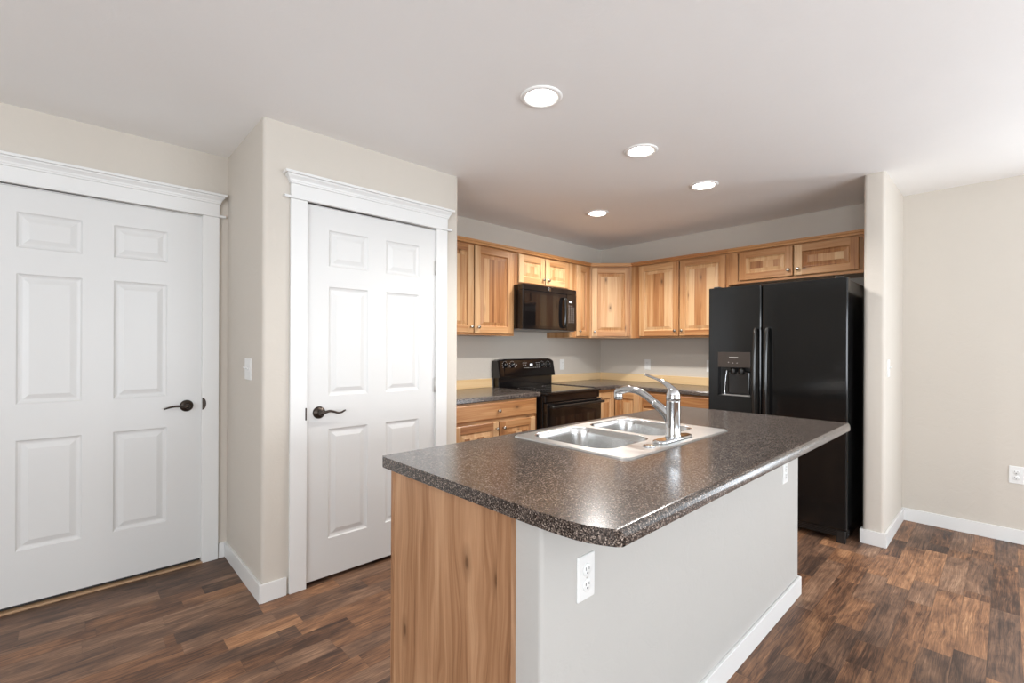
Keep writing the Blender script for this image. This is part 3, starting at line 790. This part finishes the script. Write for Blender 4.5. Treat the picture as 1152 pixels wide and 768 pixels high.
def sink():
    t = thing('sink', 'double-bowl stainless steel drop-in sink set in the island countertop', 'sink', (1.752, 1.14, .914))
    ox, oy, oz = 1.752, 1.14, .914
    zt = .9195
    outer = rrect(SX0+.006, SX1-.006, SY0+.006, SY1-.006, .030); outerlow = rrect(SX0, SX1, SY0, SY1, .036)
    B = [(1.392, 1.735, .985, 1.382), (1.772, 2.112, .985, 1.382)]
    bm = bmesh.new()
    loops = [outer] + [rrect(a, b, c, d, .075) for a, b, c, d in B]
    edges = []
    for lp in loops:
        vs = [bm.verts.new((x-ox, y-oy, zt-oz)) for x, y in lp]
        edges += [bm.edges.new((vs[i], vs[(i+1) % len(vs)])) for i in range(len(vs))]
    bmesh.ops.triangle_fill(bm, use_beauty=True, use_dissolve=False, edges=edges, normal=(0, 0, 1))
    # turned-down outer lip
    ups = [bm.verts.new((x-ox, y-oy, zt-oz)) for x, y in outer]; los = [bm.verts.new((x-ox, y-oy, .0006)) for x, y in outerlow]
    n = len(ups)
    for i in range(n): bm.faces.new((los[i], los[(i+1) % n], ups[(i+1) % n], ups[i]))
    bmesh.ops.remove_doubles(bm, verts=bm.verts, dist=1e-6); bmesh.ops.recalc_face_normals(bm, faces=bm.faces)
    me = bpy.data.meshes.new('rim'); bm.to_mesh(me); bm.free(); me.materials.append(m_rim)
    o = bpy.data.objects.new('rim', me); COL.objects.link(o); o.parent = t
    for a, b, c, d in B:
        mb = MB(); rings = []
        for ins, z, r in ((0, zt, .075), (.003, zt-.001, .073), (.006, zt-.006, .071), (.009, zt-.03, .069), (.016, zt-.130, .064), (.022, zt-.155, .060), (.034, zt-.170, .05), (.055, zt-.176, .04), (.12, zt-.179, .03)):
            rings.append([(x-ox, y-oy, z-oz) for x, y in rrect(a+ins, b-ins, c+ins, d-ins, r)])
        mb.loft(rings, m_steel, True, cap=False)
        mb.face([p for p in reversed(rings[-1])][::-1], m_steel)
        bo = mb.build('bowl', t)
        cx, cy = (a+b)/2-ox, (c+d)/2-oy
        mb = MB(); mb.lathe([(.042, 0), (.042, .003), (.036, .004), (.030, .0015), (.012, .001), (.010, .004), (.001, .0045)], m_chrome, 24, (cx, cy, zt-.179-oz)); mb.build('drain', t)
    mb = MB(); cx, cy = 1.565-ox, .915-oy
    mb.lathe([(.024, zt-oz), (.024, zt-oz+.003), (.020, zt-oz+.006), (.010, zt-oz+.0075), (.001, zt-oz+.008)], m_chrome, 24, (cx, cy, 0)); mb.build('hole_cover', t)
sink()

def faucet():
    bx_, by_, bz = 1.753, .918, .9200
    t = thing('faucet', 'chrome single-lever pull-out kitchen faucet standing on the island sink deck', 'faucet', (bx_, by_, bz))
    mb = MB(); rings = []
    for ins, z in ((0, 0), (0, .006), (.002, .010), (.008, .0125)):
        rings.append([(x, y, z) for x, y in rrect(-.128+ins, .128-ins, -.028+ins, .028-ins, .027-ins*.9)])
    mb.loft(rings, m_chrome); mb.build('base_plate', t)
    mb = MB(); mb.lathe([(.0315, .012), (.0310, .017), (.0285, .024), (.0275, .06), (.0268, .153), (.0275, .156)], m_chrome, 32); mb.build('column', t)
    # handle hub and lever sweeping up towards the bowls (+y)
    mb = MB(); mb.lathe([(.0275, .158), (.0275, .168), (.0262, .182), (.023, .194), (.017, .203), (.008, .208), (.001, .209)], m_chrome, 32); h = mb.build('handle', t)
    mb = MB(); z = lambda v: v-bz
    pts = catmull([(0, -.012, z(1.092)), (0, -.004, z(1.112)), (0, .014, z(1.130)), (0, .032, z(1.143)), (0, .056, z(1.154)), (0, .085, z(1.163)), (0, .112, z(1.171)), (0, .124, z(1.175))], 4)
    n = len(pts); rad = []
    for i in range(n):
        s_ = i/(n-1); rad.append((.021-.010*min(1, s_*1.6)+.001*s_, .017-.0125*min(1, s_*1.5)))
    rad[-1] = (.005, .002)
    mb.loft(tube_rings(pts, rad, 18), m_chrome); mb.build('lever', h)
    # spout
    mb = MB()
    pts = catmull([(0, -.004, z(.965)), (0, .008, z(.990)), (0, .026, z(1.018)), (0, .052, z(1.040)), (0, .082, z(1.061))], 4)
    rad = [(.021-.003*i/len(pts), .027-.011*i/len(pts)) for i in range(len(pts))]
    mb.loft(tube_rings(pts, rad, 20), m_chrome); mb.build('spout', t)
    mb = MB()
    pts = catmull([(0, .080, z(1.060)), (0, .110, z(1.080)), (0, .143, z(1.098)), (0, .180, z(1.108)), (0, .215, z(1.107)), (0, .245, z(1.098)), (0, .262, z(1.090))], 4)
    n = len(pts); rad = [(.0165+.004*i/n, .0145+.001*i/n) for i in range(n)]
    mb.loft(tube_rings(pts, rad, 20), m_chrome)
    mb.lathe([(.0185, z(1.062)), (.0190, z(1.075)), (.0170, z(1.100)), (.010, z(1.110))], m_chrome, 20, (0, .258, 0))
    sh = mb.build('spray_head', t)
    mb = MB(); mb.lathe([(.015, z(1.0585)), (.015, z(1.0625))], m_blkpl, 16, (0, .258, 0)); mb.build('nozzle', sh)
faucet()

# ------------------------------------------------------------------ range
def stove():
    x0, x1 = 2.8665, 3.6265; w = x1-x0
    t = thing('electric_range', 'black freestanding electric range with glass cooktop and rear control panel', 'stove', (x0, 2.62, 0))
    D = YS-.004-2.62
    mb = MB(); mb.box(.003, w-.003, .045, D-.02, .02, .885, m_black); mb.build('body', t, bevel=.004)
    mb = MB(); mb.box(0, w, 0, D-.075, .886, .905, m_black); mb.build('cooktop_frame', t, bevel=.006, seg=3)
    mb = MB(); mb.box(.022, w-.022, .030, D-.09, .905, .9075, m_glass); ct = mb.build('glass_cooktop', t, bevel=.001)
    for cx, cy, r in ((.20, .17, .105), (.56, .17, .08), (.20, .43, .08), (.56, .43, .105)):
        mb = MB(); n = 40
        for i in range(n):
            a, b = 2*pi*i/n, 2*pi*(i+1)/n
            mb.face([(cx+r*cos(a), cy+r*sin(a), .9078), (cx+r*cos(b), cy+r*sin(b), .9078), (cx+(r-.003)*cos(b), cy+(r-.003)*sin(b), .9078), (cx+(r-.003)*cos(a), cy+(r-.003)*sin(a), .9078)], m_grey)
        mb.build('burner_ring', ct)
    mb = MB(); mb.box(.004, w-.004, .020, .044, .825, .884, m_black); mb.build('vent_strip', t, bevel=.003)
    mb = MB(); mb.box(.006, w-.006, -.005, .044, .235, .820, m_black); dr = mb.build('oven_door', t, bevel=.008, seg=3)
    mb = MB(); mb.box(.11, w-.11, -.0065, -.0052, .36, .70, m_glass); mb.build('oven_window', dr)
    mb = MB(); pts = [(.035, -.045, .792), (w-.035, -.045, .792)]
    mb.loft(tube_rings([(.02, -.045, .792), (.05, -.047, .792), (w-.05, -.047, .792), (w-.02, -.045, .792)], [(.012, .013)]*4, 14, up=Vector((0, 0, 1))), m_blkpl)
    for xx in (.05, w-.05): mb.box(xx-.012, xx+.012, -.045, -.004, .780, .804, m_blkpl)
    mb.build('oven_handle', dr, bevel=.002)
    mb = MB(); mb.box(.006, w-.006, .0, .044, .06, .225, m_black); mb.build('storage_drawer', t, bevel=.006)
    for a, b in ((.04, .1), (w-.04, .1), (.04, D-.08), (w-.04, D-.08)):
        mb = MB(); mb.lathe([(.018, 0), (.018, .008), (.008, .01), (.008, .03)], m_blkpl, 12, (a, b, 0)); mb.build('leg', t)
    # backguard: lower neck and overhanging console with rounded end caps
    mb = MB(); mb.box(.012, w-.012, D-.085, D-.012, .9055, 1.02, m_black); mb.build('backguard', t, bevel=.004)
    mb = MB(); zb, zt = 1.003, 1.176; n = 24; f0, f1 = D-.112, D-.088   # slanted face bottom / top
    ringsA = []
    def prof(xx, s_):
        zt_ = zt - (.006 if s_ < .12 or s_ > .93 else 0); zt_ -= .012*max(0, (abs(s_-.5)-.46)/.04)
        zb_ = zb - .004*0
        return [(xx, f0, zb_), (xx, f0-.003, zb_+.012), (xx, f1-.002, zt_-.014), (xx, f1+.008, zt_-.002), (xx, f1+.018, zt_), (xx, D-.012, zt_), (xx, D-.012, zb_)]
    for k in range(n+1): s_ = k/n; ringsA.append(prof(-.002+(w+.004)*s_, s_))
    mb.loft(ringsA, m_black, smooth=False, cap=True)
    def face_y(z): return f0-.003 + (f1+.001-f0)*(z-zb-.012)/(zt-zb-.026)
    KN = ((.085, 1.118), (.175, 1.118), (w-.175, 1.112), (w-.085, 1.112))
    for kx, kz in KN:
        for a in range(9):
            an = radians(-120+a*30+90); px, pz = kx+.036*cos(an), kz+.036*sin(an); q = .0022 if a % 2 else .0034
            mb.box(px-q, px+q, face_y(pz)-.0012, face_y(pz)+.001, pz-.0022, pz+.0022, m_mark)
    for gx in (.315, .50):
        for i in range(5): mb.box(gx+i*.011, gx+i*.011+.008, face_y(1.136)-.0012, face_y(1.136), 1.134, 1.137, m_mark)
        for i in range(2): mb.box(gx+.006+i*.028, gx+.016+i*.028, face_y(1.118)-.0012, face_y(1.118), 1.113, 1.118, m_mark)
    for i in range(9): mb.box(.325+i*.026, .325+i*.026+(.008 if i % 2 else .012), face_y(1.089)-.0012, face_y(1.089), 1.086, 1.091, m_mark)
    mb.box(.226, .234, face_y(1.117)-.0012, face_y(1.117), 1.113, 1.121, m_mark)
    con = mb.build('control_panel', t, merge='recalc')
    for kx, kz in ((.085, 1.118), (.175, 1.118), (w-.175, 1.112), (w-.085, 1.112)):
        mb = MB(); yy = face_y(kz)
        mb.lathe([(.024, -.003), (.023, .010), (.020, .014), (.019, .017), (.001, .018)], m_black, 24, (kx, yy, kz), '-y')
        mb.box(kx-.005, kx+.005, yy-.027, yy-.010, kz-.022, kz+.022, m_black)
        mb.box(kx-.001, kx+.001, yy-.0275, yy-.0268, kz+.006, kz+.020, m_mark)
        mb.build('knob', con)
    mb = MB(); yy = face_y(1.118)
    mb.box(.335-.06*0+.078, .335+.112, yy-.002, yy+.002, 1.106, 1.126, m_disp); mb.build('clock_display', con)
stove()

# ------------------------------------------------------------------ microwave
def microwave():
    x0, w, yf = 2.866, .738, 2.905
    t = thing('microwave', 'black over-the-range microwave hanging under the short wall cabinet', 'microwave', (x0, yf, 1.440))
    D = YS-.003-yf; h = .405
    mb = MB(); mb.box(0, w, .045, D, .012, h-.001, m_black); mb.build('case', t, bevel=.003)
    mb = MB(); mb.box(.005, w-.005, .02, D-.01, .0, .0115, m_grey)
    mb.box(.10, .20, .10, .20, -.001, .0, m_lens if False else m_grey); mb.build('bottom_plate', t)
    mb = MB(); mb.box(0, w, .0, .044, h-.05, h-.001, m_black); mb.build('top_grille', t, bevel=.003)
    dw = .592
    mb = MB(); mb.box(0, dw, 0, .044, .008, h-.052, m_black); dr = mb.build('door', t, bevel=.004, seg=3)
    mb = MB(); mb.box(.030, .485, -.0012, .0, .040, .325, m_glass); mb.build('window', dr)
    mb = MB(); P = catmull([(.545, .002, .035), (.545, -.028, .045), (.545, -.038, .10), (.545, -.040, .17), (.545, -.038, .25), (.545, -.028, .305), (.545, .002, .315)], 4)
    mb.loft(tube_rings(P, [(.025, .008)]*len(P), 14, up=Vector((1, 0, 0))), m_fridgeh); mb.build('door_handle', dr)
    # round emblem with curled letter strokes
    mb = MB(); cx, cz = .350, h-.026
    mb.lathe([(.016, 0), (.016, .0018), (.0145, .0024), (.001, .0024)], m_chrome, 28, (cx, -.0005, cz), '-y')
    em = mb.build('emblem', t)
    mb = MB()
    for r, a0, a1, ox in ((.0055, 40, 330, -.005), (.0045, 60, 300, .006), (.0115, 20, 100, 0), (.0115, 110, 190, 0), (.0115, 200, 280, 0), (.0115, 290, 370, 0)):
        P = [(cx+ox+r*cos(radians(a0+(a1-a0)*k/12)), -.0033, cz+r*sin(radians(a0+(a1-a0)*k/12))) for k in range(13)]
        mb.loft(tube_rings(P, [.0007]*13, 6, up=Vector((0, 1, 0))), m_black)
    mb.build('emblem_letters', em)
    mb = MB(); mb.box(dw+.003, w, 0, .044, .008, h-.052, m_black)
    for r_ in range(9):
        for c_ in range(3):
            if r_ == 0 and c_ == 2: continue
            xx = dw+.030+c_*.034; zz = .248-r_*.0195
            mb.box(xx, xx+.013, -.0007, .001, zz-.004, zz, m_mark)
    cp = mb.build('control_panel', t)
    mb = MB(); mb.box(dw+.040, dw+.078, -.0008, .001, .277, .290, m_disp); mb.build('clock_display', cp)
    return t
microwave()

# ------------------------------------------------------------------ refrigerator (local: x right = -Y, outwards -y = -X)
def fridge():
    Y0 = 1.634; w = Y0-.718
    t = thing('refrigerator', 'tall black side-by-side refrigerator with ice dispenser next to the stub wall', 'refrigerator', (3.690, Y0, 0), R90)
    D = XF-.02-3.690; top = 1.757
    mb = MB(); mb.box(.006, w-.006, .078, D, .03, top-.012, m_fridge); mb.build('body', t, bevel=.004)
    mb = MB(); mb.box(.01, w-.01, .05, .078, .03, .085, m_blkpl)
    for i in range(5): mb.box(.03, w-.03, .046, .0505, .036+i*.010, .040+i*.010, m_blkpl)
    mb.build('kick_grille', t)
    split = .392
    dz0 = .088
    # left (freezer) door with dispenser recess: built round the opening
    lx0, lx1 = 0, split-.004
    a, b, c, d = .076, .315, .922, 1.257
    mb = MB()
    m = m_fridge; y0_, y1_ = 0.0, .070
    for q in ((lx0, a, dz0, top), (b, lx1, dz0, top), (a, b, dz0, c), (a, b, d, top)):
        mb.face([(q[0], y0_, q[2]), (q[1], y0_, q[2]), (q[1], y0_, q[3]), (q[0], y0_, q[3])], m)
    mb.box(lx0, lx1, y0_, y1_, dz0, top, m, skip='-y')
    dl = mb.build('freezer_door', t, bevel=.008, seg=3)
    mb = MB(); mb.box(split+.004, w, 0, .070, dz0, top, m_fridge); drr = mb.build('fridge_door', t, bevel=.008, seg=3)
    # dispenser
    mb = MB(); hz = 1.141
    rec = .055
    mb.face([(a, rec, c), (b, rec, c), (b, rec, hz), (a, rec, hz)], m_blkpl)
    mb.face([(a, 0, c), (b, 0, c), (b, rec, c), (a, rec, c)], m_blkpl)
    mb.face([(a, 0, c), (a, rec, c), (a, rec, hz), (a, 0, hz)], m_black); mb.face([(b, 0, c), (b, 0, hz), (b, rec, hz), (b, rec, c)], m_black)
    mb.face([(a, 0, hz), (a, rec, hz), (b, rec, hz), (b, 0, hz)], m_blkpl)
    ds = mb.build('dispenser_niche', dl)
    mb = MB(); mb.box(a, b, -.004, .05, hz, d, m_panelbr)
    for i in range(10): mb.box(a+.087+i*.0066, a+.087+i*.0066+.0045, -.0048, -.0040, 1.213, 1.219, m_mark)
    for i, xx in enumerate((.078, .110, .142)): mb.box(a+xx, a+xx+.006, -.0048, -.0040, 1.172+(.004 if i == 0 else 0), 1.176+(.004 if i == 0 else 0), m_mark)
    mb.build('dispenser_panel', dl)
    mb = MB(); mb.box(a+.062, b-.012, .030, .052, c+.012, hz-.03, m_black); mb.build('dispenser_paddle', ds, bevel=.012, seg=3)
    mb = MB()
    for xx in (a+.105, a+.165): mb.lathe([(.016, 0), (.020, .01), (.022, .035), (.018, .05)], m_blkpl, 16, (xx, .026, hz-.055))
    mb.build('spout_nozzle', ds)
    mb = MB(); mb.loft(tube_rings(catmull([(a+.062, .012, hz-.022), (a+.056, .008, 1.05), (a+.050, .004, .96), (a+.054, .002, c+.006)], 4), [.0028]*13, 8, up=Vector((0, 1, 0))), m_chrome)
    mb.build('niche_trim', ds)
    mb = MB(); mb.box(a+.03, b-.006, .0, .05, c, c+.008, m_grey); mb.build('drip_tray', ds, bevel=.002)
    # bow handles
    for hx, par in ((Y0-1.274, dl), (Y0-1.196, drr)):
        mb = MB()
        P = catmull([(hx, .004, 1.436), (hx, -.030, 1.428), (hx, -.048, 1.38), (hx, -.060, 1.20), (hx, -.064, 1.00), (hx, -.060, .80), (hx, -.048, .62), (hx, -.030, .575), (hx, .004, .567)], 5)
        mb.loft(tube_rings(P, [(.0125, .009)]*len(P), 16), m_fridgeh); mb.build('door_handle', par)
    for x_ in (.03, w-.075):
        mb = MB(); mb.box(x_, x_+.045, .02, .12, top-.0115, top+.012, m_blkpl); mb.build('hinge_cover', t, bevel=.004)
    for x_ in (.012, w-.062):
        mb = MB(); mb.box(x_, x_+.050, .016, .0495, .0, .082, m_blkpl); mb.build('foot', t, bevel=.004)
    for x_ in (.03, w-.08):
        mb = MB(); mb.box(x_, x_+.05, D-.1, D-.05, 0, .03, m_blkpl); mb.build('foot', t)
fridge()

# ------------------------------------------------------------------ outlets and switches (local: face towards -y)
def outlet(label, loc, rot, group=None, decora=False):
    t = thing('wall_outlet', label, 'outlet', loc, rot, group)
    mb = MB(); w, h = .035, .0575
    rings = [[(x, -y, z) for x, z in rrect(-w+i, w-i, -h+i, h-i, .003)] for i, y in ((0, 0), (0, .003), (.003, .0055))]
    mb.loft([[p for p in r_] for r_ in rings], m_plastic, smooth=False); mb.build('cover_plate', t, merge='recalc')
    if decora:
        mb = MB(); mb.box(-.0165, .0165, -.0075, -.0055, -.033, .033, m_plastic)
        for cz in (-.019, .019):
            mb.box(-.008, -.006, -.0078, -.0074, cz-.002, cz+.006, m_slot); mb.box(.006, .008, -.0078, -.0074, cz-.002, cz+.006, m_slot)
        mb.build('socket', t)
        return t
    for cz in (-.0195, .0195):
        mb = MB(); mb.lathe([(.0165, .005), (.0165, .0072), (.0155, .0078), (.001, .0078)], m_plastic, 24, (0, 0, cz), '-y'); mb.box(-.0075, -.0055, -.0082, -.0077, cz, cz+.008, m_slot); mb.box(.0055, .0075, -.0082, -.0077, cz, cz+.007, m_slot)
        mb.lathe([(.0026, .0076), (.0026, .0082)], m_slot, 10, (0, 0, cz-.007), '-y'); mb.build('socket', t)
    mb = MB(); mb.lathe([(.003, .0054), (.003, .0066), (.001, .0068)], m_hinge, 10, (0, 0, 0), '-y'); mb.build('screw', t)
    return t
def switch(label, loc, rot, w=.035):
    t = thing('light_switch', label, 'light switch', loc, rot)
    mb = MB(); h = .0575
    rings = [[(x, -y, z) for x, z in rrect(-w+i, w-i, -h+i, h-i, .003)] for i, y in ((0, 0), (0, .003), (.003, .0055))]
    mb.loft(rings, m_plastic, smooth=False); mb.build('cover_plate', t, merge='recalc')
    for tx in ((0,) if w < .04 else (-.023, .023)):
        mb = MB(); mb.box(tx-.005, tx+.005, -.0065, -.005, -.012, .012, m_plastic); mb.build('toggle_collar', t)
        mb = MB(); P = [(tx, -.004, 0), (tx, -.012, .005), (tx, -.021, .010)]
        mb.loft(tube_rings(P, [(.0045, .005), (.0042, .0045), (.0035, .0035)], 10), m_plastic); mb.build('toggle', t)
outlet('white duplex outlet near the wood end panel of the island wall', (.974, IY0-.0003, .693), 0)
outlet('white outlet high at the far end of the island wall, under the countertop', (2.555, IY0-.0003, .683), 0)
outlet('white outlet low on the beige wall right of the stub wall', (XF-.0003, -.040, .452), R90)
outlet('white outlet on the wall just right of the range control panel', (3.879, YS-.0003, 1.102), 0, decora=True)
outlet('white outlet on the backsplash wall between the corner and the refrigerator', (XF-.0003, 2.696, 1.104), R90, decora=True)
outlet('white outlet half hidden behind the left edge of the refrigerator', (XF-.0003, 2.010, 1.110), R90, decora=True)
switch('white toggle light switch on the pantry side wall near the left door', (XP-.0003, 2.815, 1.163), R90, .058)
switch('white toggle light switch on the side of the stub wall facing the window', (3.955, YW0-.0003, 1.158), 0)

# ------------------------------------------------------------------ recessed ceiling lights
def can(x, y, label, power=CAN_POWER):
    t = thing('recessed_light', label, 'ceiling light', (x, y, CEIL), 0, 'recessed ceiling lights in the kitchen')
    mb = MB(); mb.lathe([(.096, 0), (.096, -.003), (.090, -.007), (.080, -.008), (.074, -.006), (.070, -.001)], m_canring, 48)
    mb.build('trim_ring', t, merge='recalc')
    mb = MB(); mb.lathe([(.072, -.0015), (.066, -.0045), (.040, -.006), (.001, -.0065)], m_lens, 40); mb.build('lens', t)
    d = bpy.data.lights.new('lamp', 'SPOT'); d.energy = power; d.color = CAN_COL; d.spot_size = radians(152); d.spot_blend = 0.55; d.shadow_soft_size = .045
    o = bpy.data.objects.new('lamp', d); COL.objects.link(o); o.parent = t; o.location = (0, 0, -.075)
can(1.573, 1.478, 'lit recessed ceiling light nearest the camera, above the left end of the island', 17)
can(2.425, 1.478, 'lit recessed ceiling light in the middle of the row of three above the island', 34)
can(3.260, 1.483, 'lit recessed ceiling light in front of the refrigerator, right end of the row')
can(3.285, 2.420, 'smallest lit recessed ceiling light, in front of the microwave')
